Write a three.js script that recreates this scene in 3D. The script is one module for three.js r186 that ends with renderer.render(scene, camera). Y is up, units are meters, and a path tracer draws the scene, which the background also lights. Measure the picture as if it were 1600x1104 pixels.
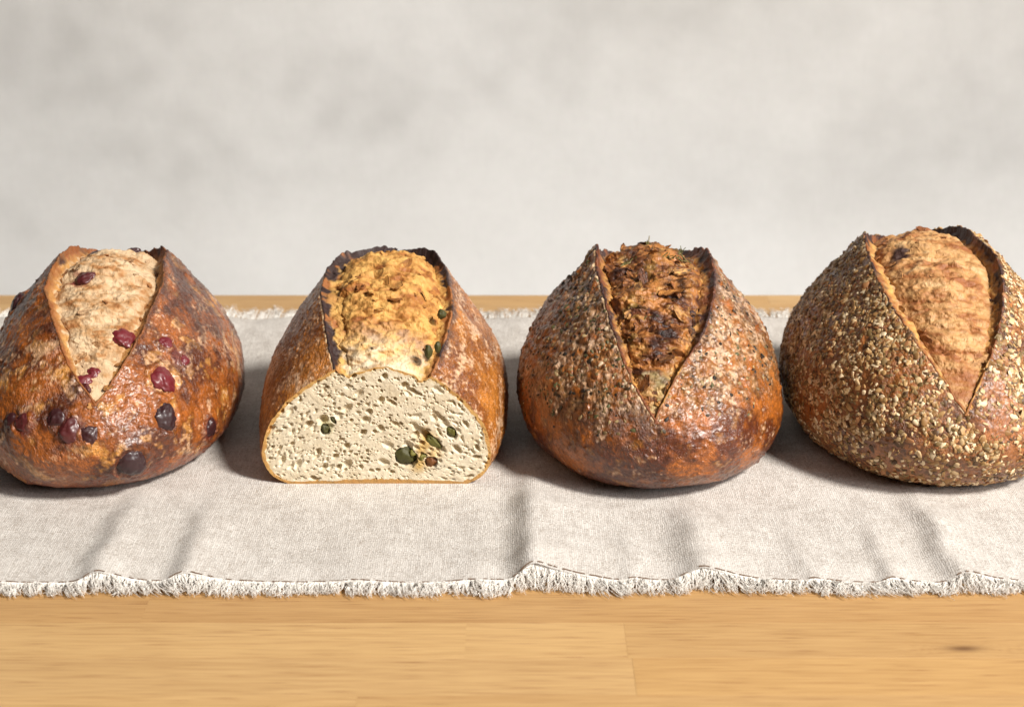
import * as THREE from 'three';
import { ImprovedNoise } from 'three/addons/math/ImprovedNoise.js';
import { mergeVertices, mergeGeometries } from 'three/addons/utils/BufferGeometryUtils.js';

// ------------------------------------------------------------------ camera, lamps, exposure
const CAM_Y = 0.541, CAM_Z = 1.182, PITCH = 20;
const scene = new THREE.Scene();
const camera = new THREE.PerspectiveCamera(24, 1600 / 1104, 0.05, 30);
camera.position.set(0, CAM_Y, CAM_Z);
camera.rotation.set(-PITCH * Math.PI / 180, 0, 0);
camera.focus = 1.27;
camera.userData.fStop = 7;
scene.add(camera);

const renderer = new THREE.WebGLRenderer({ antialias: true });
renderer.toneMapping = THREE.LinearToneMapping;
renderer.toneMappingExposure = 1.05;
renderer.shadowMap.enabled = true;

function lamp(light, p, t) {
  light.position.set(...p);
  if (light.target) { light.target.position.set(...t); scene.add(light.target); } else light.lookAt(...t);
  scene.add(light);
  return light;
}
// the hard window-like key from the right, a little in front of the loaves
const key = lamp(new THREE.SpotLight(new THREE.Color(1, 0.955, 0.885), 178, 0, 0.32, 0.5), [3.45, 4.1, 2.58], [0, 0.05, -0.2]);
key.castShadow = true; key.shadow.radius = 27; key.shadow.mapSize.set(4096, 4096);
// large soft boxes: above and in front
lamp(new THREE.RectAreaLight(new THREE.Color(0.95, 0.97, 1), 0.40, 2.4, 1.6), [-0.4, 2.2, 1.5], [0, 0, -0.4]);
lamp(new THREE.RectAreaLight(new THREE.Color(1, 0.97, 0.965), 14, 0.6, 0.75), [1.75, 0.95, 1.3], [0, 0.05, -0.1]);
// the strip that lights the backdrop from below the far edge of the table
lamp(new THREE.RectAreaLight(new THREE.Color(1, 0.98, 0.95), 1.9, 2.8, 0.25), [0, -0.5, -0.62], [0, 0.12, -1.1]);

// ------------------------------------------------------------------ helpers
const NO = new ImprovedNoise();
const n3 = (x, y, z) => NO.noise(x + 31.7, y + 57.3, z + 11.9);
function fbm(x, y, z, o = 3) { let s = 0, a = 0.6; for (let i = 0; i < o; i++) { s += a * n3(x, y, z); x = x * 2.03 + 5.1; y = y * 2.03 + 1.7; z = z * 2.03 + 9.2; a *= 0.5; } return s; }
function rng(seed) { let a = seed >>> 0; return () => { a = (a + 0x6D2B79F5) | 0; let t = Math.imul(a ^ (a >>> 15), 1 | a); t = (t + Math.imul(t ^ (t >>> 7), 61 | t)) ^ t; return ((t ^ (t >>> 14)) >>> 0) / 4294967296; }; }
const clamp = (x, a = 0, b = 1) => Math.min(b, Math.max(a, x));
const lerp = (a, b, t) => a + (b - a) * t;
const sstep = (a, b, x) => { const t = clamp((x - a) / (b - a)); return t * t * (3 - 2 * t); };
const mix3 = (a, b, t) => [lerp(a[0], b[0], t), lerp(a[1], b[1], t), lerp(a[2], b[2], t)];
function hash3(x, y, z) { let h = Math.imul(x, 374761393) ^ Math.imul(y, 668265263) ^ Math.imul(z, 2147483647 ^ 0x5bd1e995); h = Math.imul(h ^ (h >>> 13), 1274126177); return (h ^ (h >>> 16)) >>> 0; }
function cells(x, y, z) {   // distance to the nearest scattered point, and a random number for that point
  const X = Math.floor(x), Y = Math.floor(y), Z = Math.floor(z);
  let f1 = 9, f2 = 9, id = 0;
  for (let i = -1; i < 2; i++) for (let j = -1; j < 2; j++) for (let k = -1; k < 2; k++) {
    const h = hash3(X + i, Y + j, Z + k);
    const dx = X + i + (h & 1023) / 1023 - x, dy = Y + j + ((h >> 10) & 1023) / 1023 - y, dz = Z + k + ((h >> 20) & 1023) / 1023 - z;
    const d = dx * dx + dy * dy + dz * dz;
    if (d < f1) { f2 = f1; f1 = d; id = h; } else if (d < f2) f2 = d;
  }
  return [Math.sqrt(f1), Math.sqrt(f2), (Math.imul(id, 2654435761) >>> 0) / 4294967296];
}
function table(pts) {       // smooth curve through [x, y] pairs
  return (x) => {
    if (x <= pts[0][0]) return pts[0][1];
    for (let i = 1; i < pts.length; i++) if (x <= pts[i][0]) {
      const [x0, y0] = pts[i - 1], [x1, y1] = pts[i], h = x1 - x0, t = (x - x0) / h;
      const pa = pts[Math.max(0, i - 2)], pb = pts[Math.min(pts.length - 1, i + 1)];
      const m0 = (y1 - pa[1]) / (x1 - pa[0]) * h, m1 = (pb[1] - y0) / (pb[0] - x0) * h;
      return y0 + t * (m0 + t * (3 * (y1 - y0) - 2 * m0 - m1 + t * (m0 + m1 - 2 * (y1 - y0))));
    }
    return pts[pts.length - 1][1];
  };
}
const used = {};
function numbered(name) { used[name] = (used[name] ?? -1) + 1; return used[name] ? name + '_' + String(used[name]).padStart(3, '0') : name; }
function thing(name, label, category, [x, y, z] = [0, 0, 0], turn = 0, group) {
  const o = new THREE.Group();
  o.name = numbered(name); o.position.set(x, y, z); o.rotation.y = turn;
  o.userData = { label, category };
  if (group) o.userData.group = group;
  scene.add(o);
  return o;
}
function part(name, geometry, material, parent, label) {
  const m = new THREE.Mesh(geometry, material);
  m.name = name; m.castShadow = m.receiveShadow = true;
  if (label) m.userData.label = label;
  parent.add(m);
  return m;
}
function gridGeometry(pos, col, uv, idx) {
  const g = new THREE.BufferGeometry();
  g.setAttribute('position', new THREE.BufferAttribute(pos, 3));
  if (col) g.setAttribute('color', new THREE.BufferAttribute(col, 3));
  if (uv) g.setAttribute('uv', new THREE.BufferAttribute(uv, 2));
  g.setIndex(new THREE.BufferAttribute(idx, 1));
  g.computeVertexNormals();
  return g;
}
function gridIndex(n, m, wrap) {       // n rows of m points; wrap joins the last column to the first
  const w = wrap ? m : m - 1, idx = new Uint32Array((n - 1) * w * 6);
  let o = 0;
  for (let k = 0; k < n - 1; k++) for (let i = 0; i < w; i++) {
    const a = k * m + i, b = k * m + (i + 1) % m, c = a + m, d = b + m;
    idx[o++] = a; idx[o++] = c; idx[o++] = b; idx[o++] = b; idx[o++] = c; idx[o++] = d;
  }
  return idx;
}
function flipped(idx) { for (let i = 0; i < idx.length; i += 3) { const t = idx[i]; idx[i] = idx[i + 1]; idx[i + 1] = t; } return idx; }
function noiseTexture(size, f, srgb) { // f(u, v) -> [r, g, b] or a number, 0..1
  const d = new Uint8Array(size[0] * size[1] * 4);
  for (let j = 0; j < size[1]; j++) for (let i = 0; i < size[0]; i++) {
    const c = f(i / size[0], j / size[1]), o = (j * size[0] + i) * 4;
    for (let k = 0; k < 3; k++) {
      let v = clamp(typeof c === 'number' ? c : c[k]);
      if (srgb) v = v <= 0.0031308 ? v * 12.92 : 1.055 * Math.pow(v, 1 / 2.4) - 0.055;
      d[o + k] = Math.round(v * 255);
    }
    d[o + 3] = 255;
  }
  const t = new THREE.DataTexture(d, size[0], size[1]);
  t.wrapS = t.wrapT = THREE.RepeatWrapping; t.magFilter = THREE.LinearFilter; t.minFilter = THREE.LinearMipmapLinearFilter; t.generateMipmaps = true;
  if (srgb) t.colorSpace = THREE.SRGBColorSpace;
  t.needsUpdate = true;
  return t;
}
// a field that repeats over 0..1 in u and v
function loopNoise(u, v, f, seed, o = 3) {
  const a = u * 2 * Math.PI, b = v * 2 * Math.PI, r = f / (2 * Math.PI);
  return fbm(Math.cos(a) * r + seed, Math.sin(a) * r + Math.cos(b) * r * 0.7071 + seed * 2, Math.sin(b) * r + Math.cos(b) * r * 0.7071, o);
}

// ------------------------------------------------------------------ wall
{
  const blots = [[-0.56, 0.17, 0.16, 0.10, 0.9], [-0.5, 0.03, 0.16, 0.12, 0.8], [-0.2, 0.08, 0.14, 0.08, 1.0], [0.05, 0.15, 0.2, 0.1, 0.8], [0.5, 0.08, 0.12, 0.12, 0.7], [0.72, 0.1, 0.14, 0.16, 0.9], [-0.72, -0.1, 0.1, 0.06, 0.5], [0.33, -0.03, 0.2, 0.06, 0.5], [-0.35, -0.03, 0.12, 0.05, 0.6], [-0.8, 0.2, 0.2, 0.1, 0.8], [0.3, 0.22, 0.25, 0.05, 0.6]];
  const W = 6, H = 2.6, map = noiseTexture([2048, 1024], (u, v) => {
    const x = (u - 0.5) * W, y = (v - 0.5) * H + 0.1;
    let m = 0.6 * fbm(x * 3.1, y * 3.6, 2.2, 4) + 0.1;
    const wx = x + 0.06 * n3(x * 9, y * 9, 4), wy = y + 0.05 * n3(x * 9, y * 9, 8);
    for (const [bx, by, rx, ry, s] of blots) m += 0.62 * s * Math.exp(-(((wx - bx) / rx) ** 2) - ((wy - by) / ry) ** 2) * (0.75 + 0.5 * n3(x * 22, y * 22, 1));
    const grain = 0.035 * fbm(x * 60, y * 90, 6, 3) + 0.02 * n3(x * 190, y * 40, 2);
    const k = clamp(m * 0.75 + 0.08), c = mix3([0.685, 0.68, 0.672], [0.43, 0.422, 0.412], k);
    const warm = 0.5 + 0.5 * fbm(x * 2.2, y * 2.2, 9, 2);
    return [c[0] * (1 + grain), c[1] * (1 + grain) * lerp(1, 0.985, warm), c[2] * (1 + grain) * lerp(1, 0.96, warm)];
  }, true);
  const bump = noiseTexture([512, 512], (u, v) => 0.5 + 0.5 * loopNoise(u, v, 14, 3, 5));
  bump.repeat.set(9.4, 4.1);
  const g = new THREE.BoxGeometry(W, H, 0.08); g.translate(0, 0, -0.04);
  const wall = new THREE.Mesh(g, new THREE.MeshStandardMaterial({ map, bumpMap: bump, bumpScale: 0.0006, roughness: 0.95 }));
  wall.name = 'wall'; wall.position.set(0, 0.1, -1.1); wall.receiveShadow = true; wall.castShadow = true;
  wall.userData = { kind: 'structure', label: 'pale grey mottled plaster wall behind the wooden table', category: 'wall' };
  scene.add(wall);
}

// ------------------------------------------------------------------ table: butcher-block staves
{
  const t = thing('table', 'pale oak butcher block table top under the linen cloth', 'table', [0, 0, 0]);
  const rings = (x, y, s) => {
    const w = y * 420 + 5 * fbm(x * 1.6, y * 26, s, 3) + 2.2 * n3(x * 6, y * 90, s);
    return 0.5 + 0.5 * Math.sin(w * 1.35) * (0.5 + fbm(x * 3, y * 50, s + 3, 2));
  };
  const makeWood = (s) => {
    const knot = s === 1;
    return noiseTexture([1536, 512], (u, v) => {
      const x = u * 1.5, y = v * 0.28;
      let yy = y, kn = 0;
      if (knot) { const dx = (x - 0.215) / 0.010, dy = (y - 0.033) / 0.0030, r = Math.sqrt(dx * dx + dy * dy); kn = Math.exp(-r * r * 0.7); yy += 0.004 * Math.sign(dy || 1) * Math.exp(-(((x - 0.215) / 0.03) ** 2) - Math.abs(dy) * 0.3); }
      const g = rings(x, yy, s * 7.3), fib = fbm(x * 14, yy * 900, s * 3 + 1, 3), pore = Math.pow(clamp(0.5 + fbm(x * 26, yy * 1500, s + 40, 2)), 5);
      const band = 0.5 + 0.5 * fbm(x * 1.6, yy * 34, s * 5 + 20, 3);
      let c = mix3([0.59, 0.375, 0.165], [0.41, 0.23, 0.088], clamp(0.22 * g + 0.6 * (band - 0.45) + 0.95 * fib + 0.10));
      c = mix3(c, [0.26, 0.12, 0.045], clamp(1.0 * pore + 0.45 * sstep(0.62, 0.95, band + 0.25 * fib)));
      c = mix3(c, [0.12, 0.05, 0.02], kn * 0.85);
      return c;
    }, true);
  };
  const maps = [0, 1, 2].map(makeWood);
  const tones = [[1, 1, 1], [0.93, 0.9, 0.86], [1.03, 1.03, 1.02], [0.97, 0.93, 0.85], [0.9, 0.84, 0.78]];
  const mats = {};
  const mat = (m, k) => mats[m + '_' + k] ??= new THREE.MeshPhysicalMaterial({ map: maps[m], bumpMap: maps[m], bumpScale: 0.00012, roughness: 0.52, color: new THREE.Color().setRGB(...tones[k]), specularIntensity: 0.7 });
  const R = rng(5), w = 0.0445, zFront = 0.303;
  for (let r = -7; r < 18; r++) {
    const z1 = zFront - r * w, z0 = r === 17 ? -0.484 : z1 - w + 0.00004;
    
    const cuts = r === 0 ? [-1.35, -0.55, 0.076, 0.62, 1.4] : r === 1 ? [-1.4, -0.8, 0.0735, 1.3] : r === -1 ? [-1.3, -0.094, 0.5, 1.35] : null;
    let x = -1.3 - R() * 0.2; const list = cuts ?? [x];
    if (!cuts) while (x < 1.3) { x += 0.35 + R() * 0.55; list.push(x); }
    for (let i = 0; i + 1 < list.length; i++) {
      const x0 = list[i] + 0.00004, x1 = list[i + 1], L = x1 - x0, D = z1 - z0, c = 0.00008, dy = -R() * 0.00015;
      const s = new THREE.Shape([[x0 + c, z0 + c], [x1 - c, z0 + c], [x1 - c, z1 - c], [x0 + c, z1 - c]].map((p) => new THREE.Vector2(p[0], -p[1])));
      const g = new THREE.ExtrudeGeometry(s, { depth: 0.038 - 2 * c, bevelEnabled: true, bevelThickness: c, bevelSize: c, bevelSegments: 1 });
      g.rotateX(-Math.PI / 2); g.translate(0, -0.038 + c + dy, 0);
      const knotHere = r === 1 && i === 2, m = knotHere ? 1 : [0, 2, 0, 2, 1][Math.floor(R() * 5)] , u0 = knotHere ? 0 : R(), v0 = knotHere ? 0 : 0.2 + R() * 0.6;
      const P = g.attributes.position, uv = g.attributes.uv;
      for (let k = 0; k < P.count; k++) uv.setXY(k, u0 + (P.getX(k) - x0) / 1.5, v0 + (P.getZ(k) - z0 + P.getY(k)) / 0.28);
      part(numbered('stave'), g, mat(m, Math.floor(R() * tones.length)), t);
    }
  }
}

// ------------------------------------------------------------------ linen cloth
const HEM = 0.1675, BACK = -0.395, CLOTH = 0.0022;
const folds = [  // x of the crest, height, width to the left, width to the right, how far back it starts
  [-0.285, 0.0085, 0.013, 0.026, 0.0], [-0.226, 0.0085, 0.012, 0.026, 0.02], [0.016, 0.0135, 0.013, 0.04, -0.04], [0.133, 0.012, 0.017, 0.03, 0.02], [0.262, 0.0045, 0.008, 0.016, 0.04], [0.310, 0.008, 0.012, 0.026, -0.02], [-0.02, 0.003, 0.02, 0.02, 0.06], [0.205, 0.0032, 0.008, 0.02, 0.06], [-0.4, 0.008, 0.02, 0.03, 0.0], [0.42, 0.008, 0.02, 0.03, 0.0], [-0.11, 0.0028, 0.014, 0.03, 0.07], [0.085, 0.003, 0.008, 0.014, 0.06],
];
function clothY(x, z) {
  let h = CLOTH + 0.0007 * (1 + fbm(x * 14, z * 10, 3, 2));
  for (const [c, a, wl, wr, z0] of folds) {
    const f = sstep(z0 - 0.02, z0 + 0.12, z), d = x - c + 0.006 * n3(z * 22, c * 40, 2) - 0.02 * (z - 0.15) * n3(c * 50, 1, 1), w = d < 0 ? wl : wr;
    h += a * f * Math.exp(-Math.pow(Math.abs(d / w), d < 0 ? 2.2 : 1.35)) * (0.85 + 0.3 * n3(z * 30, c * 10, 7));
  }
  const b = sstep(-0.3, -0.39, z);
  h += b * 0.004 * (0.6 + n3(x * 24, z * 8, 12)) + 0.0012 * sstep(0.09, 0.15, z) * (0.5 + fbm(x * 30, z * 9, 21, 2));
  return h;
}
const hemZ = (x) => HEM + 0.0065 * fbm(x * 9, 0.3, 0.7, 2) - 0.7 * Math.max(0, clothY(x, HEM) - 0.006);
const backZ = (x) => BACK + 0.004 * fbm(x * 11, 3.3, 0.7, 2);
{
  const t = thing('linen_cloth', 'natural linen runner with frayed white fringe lying under the four loaves', 'cloth', [0, 0, 0]);
  const TH = 84;
  const cell = (i, j, k) => (hash3(((i % TH) + TH) % TH, ((j % TH) + TH) % TH, k) & 4095) / 4095;
  const wv = [];
  const map = noiseTexture([1024, 1024], (u, v) => {
    const a = u * TH + 0.8 * loopNoise(u, v, 24, 4, 2), b = v * TH + 0.8 * loopNoise(u, v, 26, 8, 2);
    const i = Math.floor(a), j = Math.floor(b), fa = a - i, fb = b - j, over = (i + j) & 1;
    const pa = Math.sin(fa * Math.PI), pb = Math.sin(fb * Math.PI), h = over ? Math.sqrt(pa) * (0.6 + 0.4 * pb) : Math.sqrt(pb) * (0.55 + 0.45 * pa);
    const slub = over ? 0.35 * cell(i, j, 1) + 0.65 * cell(i, j >> 3, 2) : 0.5 * cell(i, j, 3) + 0.5 * cell(i >> 2, j, 4);
    const big = loopNoise(u, v, 9, 30, 3), fine = loopNoise(u, v, 130, 31, 2);
    wv.push(clamp(0.35 * h + 0.45 * slub + 0.25 + 0.3 * fine));
    let c = mix3([0.37, 0.325, 0.285], [0.74, 0.70, 0.655], clamp(0.10 + 0.30 * h + 0.62 * slub + 0.32 * big + 0.4 * fine));
    if (cell(i, j, 9) > 0.95) c = mix3(c, [0.27, 0.20, 0.14], 0.7 * pa * pb);
    return c;
  }, true);
  const bump = noiseTexture([1024, 1024], (u, v) => wv[Math.round(v * 1024) * 1024 + Math.round(u * 1024)]);
  const linen = new THREE.MeshPhysicalMaterial({ map, bumpMap: bump, bumpScale: 0.0007, roughness: 0.92, sheen: 0.25, sheenRoughness: 0.6, sheenColor: new THREE.Color(1, 0.97, 0.92) });
  const X = 0.78, nx = 600, nz = 190;
  const sheet = (dy, nx, nz, flip) => {
    const pos = new Float32Array(nx * nz * 3), uv = new Float32Array(nx * nz * 2);
    for (let k = 0; k < nz; k++) for (let i = 0; i < nx; i++) {
      const x = lerp(-X, X, i / (nx - 1)), z = lerp(backZ(x), hemZ(x), k / (nz - 1)), o = k * nx + i;
      pos.set([x, clothY(x, z) + dy, z], o * 3); uv.set([x / 0.13, z / 0.13], o * 2);
    }
    const idx = gridIndex(nz, nx, false);
    return gridGeometry(pos, null, uv, flip ? flipped(idx) : idx);
  };
  part('weave', sheet(0, nx, nz), linen, t);
  part('underside', sheet(-0.0012, 240, 60, true), linen, t);
  // fringe: loose threads, each a bent tapering tube
  const R = rng(77), P = [], I = [];
  const strand = (path, r0, r1) => {
    const n = path.length, base = P.length / 3;
    for (let k = 0; k < n; k++) {
      const a = path[Math.max(0, k - 1)], b = path[Math.min(n - 1, k + 1)], d = new THREE.Vector3().subVectors(b, a).normalize();
      const s = new THREE.Vector3(0, 1, 0).cross(d).normalize(), q = new THREE.Vector3().crossVectors(d, s), r = lerp(r0, r1, k / (n - 1));
      for (let j = 0; j < 4; j++) { const c = Math.cos(j * Math.PI / 2) * r, e = Math.sin(j * Math.PI / 2) * r; P.push(path[k].x + s.x * c + q.x * e, path[k].y + s.y * c + q.y * e, path[k].z + s.z * c + q.z * e); }
      if (k) for (let j = 0; j < 4; j++) { const u = base + (k - 1) * 4 + j, v = base + (k - 1) * 4 + (j + 1) % 4; I.push(u, v, u + 4, v, v + 4, u + 4); }
    }
  };
  const fringe = (front, tufts, len, each) => {
    const dir = front ? 1 : -1, f = front ? 2 : 7;
    for (let s = 0; s < tufts; s++) {
      const xc = lerp(-0.76, 0.76, (s + R()) / tufts), spread = 0.0012 + 0.0035 * R(), L = len * (0.55 + 0.35 * R() + 0.5 * clamp(0.4 + fbm(xc * 55, f, 4, 3)));
      const pull = 0.012 * fbm(xc * 38, f, 3, 2) + 0.008 * (R() - 0.5), puff = 0.0015 + 0.004 * R() * clamp(0.5 + fbm(xc * 70, f, 9, 2)), join = 0.25 + 0.6 * R(), stray = R() < 0.25;
      for (let q = 0; q < each; q++) {
        const off = (R() - 0.5) * 2 * spread, x = xc + off, zr = front ? hemZ(x) : backZ(x), y0 = clothY(x, zr);
        const l = L * (0.7 + 0.45 * R()), ph = R() * 6, wig = 0.0010 + 0.0026 * R(), lift = puff * (0.3 + R()), lag = stray ? (R() - 0.5) * 0.012 : (R() - 0.5) * 0.004, path = [];
        for (let k = 0; k < 7; k++) {
          const u = k / 6, y = y0 * Math.pow(1 - u, 1.2) * 0.9 + 0.0008 + lift * Math.sin(u * 2.7) + 0.0008 * R() * u;
          path.push(new THREE.Vector3(xc + off * (1 - join * u) + (pull + lag) * u * u + wig * Math.sin(u * 8 + ph) * u, Math.max(y, 0.0006), zr + dir * (l * u - 0.0016) + wig * Math.cos(u * 7 + ph) * u));
        }
        strand(path, 0.00026 + 0.0002 * R(), 0.00016);
      }
    }
  };
  fringe(true, 640, 0.0135, 9); fringe(false, 430, 0.038, 8);
  const yarn = new THREE.MeshStandardMaterial({ color: new THREE.Color().setRGB(0.84, 0.805, 0.755), roughness: 0.9 });
  const fg = gridGeometry(new Float32Array(P), null, null, new Uint32Array(I));
  part('fringe', fg, yarn, t, 'frayed white threads along the hems').userData.kind = 'stuff';
  // the drawn dark thread along the front hem
  P.length = 0; I.length = 0;
  for (let x = -0.76; x < 0.76;) {
    const l = 0.002 + R() * 0.007, gap = 0.0008 + R() * R() * 0.010, path = [];
    for (let k = 0; k < 5; k++) { const xx = x + l * k / 4, z = hemZ(xx) - 0.0032 + 0.0005 * R(); path.push(new THREE.Vector3(xx, clothY(xx, z) + 0.0002, z)); }
    strand(path, 0.0007, 0.0005); x += l + gap;
  }
  part('hem_stitch', gridGeometry(new Float32Array(P), null, null, new Uint32Array(I)), new THREE.MeshStandardMaterial({ color: new THREE.Color().setRGB(0.13, 0.07, 0.035), roughness: 0.9 }), t, 'dark brown stitching along the front hem').userData.kind = 'stuff';
}

// ------------------------------------------------------------------ bread
const GX = table([[0, 0.76], [0.03, 0.855], [0.1, 0.945], [0.2, 0.995], [0.28, 1], [0.42, 0.965], [0.58, 0.87], [0.72, 0.73], [0.85, 0.54], [0.94, 0.36], [0.985, 0.17], [1, 0]]);
const GX2 = table([[0, 0.82], [0.04, 0.92], [0.1, 0.98], [0.17, 1], [0.3, 0.985], [0.45, 0.92], [0.6, 0.80], [0.74, 0.65], [0.86, 0.48], [0.94, 0.32], [0.985, 0.15], [1, 0]]);
const GZ = table([[0, 0.70], [0.03, 0.8], [0.1, 0.91], [0.2, 0.98], [0.3, 1], [0.45, 0.95], [0.6, 0.83], [0.74, 0.66], [0.86, 0.47], [0.94, 0.3], [0.985, 0.14], [1, 0]]);
const GZ2 = table([[0, 0.9], [0.04, 0.96], [0.1, 0.99], [0.15, 1], [0.3, 0.93], [0.45, 0.79], [0.6, 0.63], [0.74, 0.49], [0.86, 0.36], [0.94, 0.25], [0.985, 0.12], [1, 0]]);
function inside(s, x, y, z) {          // below zero inside the loaf
  const u = y / s.H;
  if (u >= 1) return 1;
  const gx = Math.max(1e-4, (s.gx ?? GX)(Math.max(0, u))) * s.a, gz = Math.max(1e-4, (s.gz ?? GZ)(Math.max(0, u))) * (z > 0 ? s.cf : s.cb), e = s.e ?? 2.15;
  return Math.pow(Math.abs(x / gx), e) + Math.pow(Math.abs(z / gz), e) - 1;
}
function reach(s, dx, dy, dz) {        // distance from the loaf's middle to its skin
  const cy = 0.36 * s.H;
  let lo = 0, hi = 0.4;
  for (let i = 0; i < 26; i++) { const m = (lo + hi) / 2; if (inside(s, dx * m, cy + dy * m, dz * m) < 0) lo = m; else hi = m; }
  if (dy < 0) lo = Math.min(lo, -cy / dy);
  return lo;
}
const SHAPES = {
  berry: { a: 0.104, cf: 0.166, cb: 0.145, H: 0.149, at: [-0.331, 0.003, -0.115] },
  olive: { a: 0.1005, cf: 0.19, cb: 0.155, H: 0.148, e: 2.5, gx: GX2, gz: GZ2, at: [-0.1045, 0.003, -0.112] },
  herb: { a: 0.1085, cf: 0.166, cb: 0.145, H: 0.151, at: [0.1135, 0.003, -0.115] },
  seed: { a: 0.115, cf: 0.168, cb: 0.15, H: 0.163, at: [0.343, 0.003, -0.122] },
};

const crumbBump = noiseTexture([512, 512], (u, v) => clamp(0.5 + 0.35 * loopNoise(u, v, 26, 2, 3) + 0.3 * loopNoise(u, v, 70, 5, 2)));
const crustRough = noiseTexture([512, 512], (u, v) => clamp(0.74 + 0.22 * loopNoise(u, v, 16, 12, 3) + 0.25 * loopNoise(u, v, 60, 15, 1)));
const TILE = 0.045, TONE = [1.02, 0.84, 0.66];
const bread = (o) => new THREE.MeshPhysicalMaterial({ vertexColors: true, roughness: 0.62, roughnessMap: crustRough, bumpMap: crumbBump, bumpScale: 0.0012, ...o });
const V = (x, y, z) => new THREE.Vector3(x, y, z);

// Skin of a loaf: the crust is a grid between the rim of the opening and the underside, the torn edge a strip from the rim
// down to the crumb, and the crumb a grid across the opening. Points are [x, y, z] in mm from the middle of the loaf's base.
function makeLoaf(spec, root) {
  const s = spec.shape, cy = 0.36 * s.H, NH = spec.NH ?? 380, NR = 215, NS = 26;
  const pts = (a) => a.map((p) => V(p[0] / 1000, p[1] / 1000 - cy, p[2] / 1000));
  const half = (a) => new THREE.CatmullRomCurve3(pts([...a, spec.rear]), false, 'centripetal').getSpacedPoints(NH);
  const Lp = half(spec.L), Rp = half(spec.R), N = 2 * NH;
  const rim = [];                                   // front tip, left lip, rear tip, right lip
  for (let i = 0; i < N; i++) {
    const left = i <= NH, t = left ? i / NH : (N - i) / NH, p = (left ? Lp[i] : Rp[N - i]).clone();
    const mid = Lp[left ? i : N - i].clone().add(Rp[left ? i : N - i]).multiplyScalar(0.5);
    const jag = sstep(0, 0.12, t) * (0.0018 * fbm(p.x * 70, p.y * 70 + (left ? 0 : 9), p.z * 70, 2) + 0.0012 * fbm(p.x * 260, p.y * 260, p.z * 260, 2));
    p.add(p.clone().sub(mid).normalize().multiplyScalar(jag));
    rim.push({ d: p.normalize(), mid: mid.normalize(), t, side: left ? -1 : 1 });
  }
  const skin = (d) => reach(s, d.x, d.y, d.z);
  const at = (d, r) => V(d.x * r, cy + d.y * r, d.z * r);
  const grad = (p) => { const e = 0.0006, f0 = (x, y, z) => inside(s, x, y, z); return V(f0(p.x + e, p.y, p.z) - f0(p.x - e, p.y, p.z), f0(p.x, p.y + e, p.z) - f0(p.x, p.y - e, p.z), f0(p.x, p.y, p.z + e) - f0(p.x, p.y, p.z - e)).normalize(); };
  // directions at the girth, spread to follow the rim and the girth alike
  const xs = rim.map((r) => r.d.x), zs = rim.map((r) => r.d.z), x0 = (Math.min(...xs) + Math.max(...xs)) / 2, z0 = (Math.min(...zs) + Math.max(...zs)) / 2;
  const wx = (Math.max(...xs) - Math.min(...xs)) / 2, wz = (Math.max(...zs) - Math.min(...zs)) / 2;
  let th = rim.map((r) => Math.atan2((r.d.x - x0) / wx, (r.d.z - z0) / wz));
  for (let i = 1; i < N; i++) while (th[i] > th[i - 1] + Math.PI) th[i] -= 2 * Math.PI;   // runs from 0 down to -2 pi
  for (let i = 0; i < N; i++) th[i] = 0.45 * th[i] + 0.55 * (-2 * Math.PI * (i <= NH ? 0.5 * Math.pow(i / NH, 1.25) : 1 - 0.5 * Math.pow((N - i) / NH, 1.25)));
  const rows = NR + 24, pos = new Float32Array(rows * N * 3), col = new Float32Array(rows * N * 3), uv = new Float32Array(rows * N * 2), info = [];
  const slerp = (a, b, t) => { const o = Math.acos(clamp(a.dot(b), -1, 1)), so = Math.sin(o); return so < 1e-5 ? a.clone() : a.clone().multiplyScalar(Math.sin((1 - t) * o) / so).addScaledVector(b, Math.sin(t * o) / so); };
  const lip = [];
  for (let i = 0; i < N; i++) {
    const r = rim[i], E = V(Math.sin(th[i]), -0.55, Math.cos(th[i])).normalize(), S = V(0, -1, 0);
    let q = 0, prev = null;
    for (let k = 0; k < rows; k++) {
      const u = k / (NR - 1), d = k < NR ? slerp(r.d, E, 0.35 * u * u + 0.65 * u) : slerp(E, S, Math.pow((k - NR + 1) / 24, 0.8));
      const p = at(d.normalize(), skin(d));
      if (prev) q += p.distanceTo(prev);
      prev = p.clone();
      const n = grad(p), low = sstep(0.0, 0.012, p.y);
      const lift = spec.ear(r.t, r.side) * Math.exp(-Math.pow(q / (spec.earWide ?? 0.021), 1.1)) * (1 + 0.22 * n3(p.x * 60, p.y * 60, p.z * 60) + 0.12 * n3(p.x * 240, p.y * 240, p.z * 240));
      const out = p.clone().addScaledVector(n, (spec.disp(p.x, p.y, p.z, q) + 0.4 * lift) * low);
      out.y += lift * 0.75;
      out.addScaledVector(r.d.clone().sub(r.mid).setY(0).normalize(), -0.25 * lift);
      if (out.y < 0) out.y = 0;
      const o = k * N + i;
      pos.set([out.x, out.y, out.z], o * 3); uv.set([i * 0.0009 / TILE, q / TILE], o * 2);
      col.set(spec.crust(out.x, out.y, out.z, q, r.t, r.side), o * 3);
      if (!k) lip.push(out);
    }
  }
  const crust = gridGeometry(pos, col, uv, flipped(gridIndex(rows, N, true)));
  // torn edge
  const ePos = new Float32Array(NS * N * 3), eCol = new Float32Array(NS * N * 3), eUv = new Float32Array(NS * N * 2), foot = [];
  const calm = lip.map((p, i) => { const c = V(0, 0, 0); for (let k = -24; k <= 24; k++) c.add(lip[(i + k + N) % N]); return c.multiplyScalar(1 / 49); });
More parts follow.
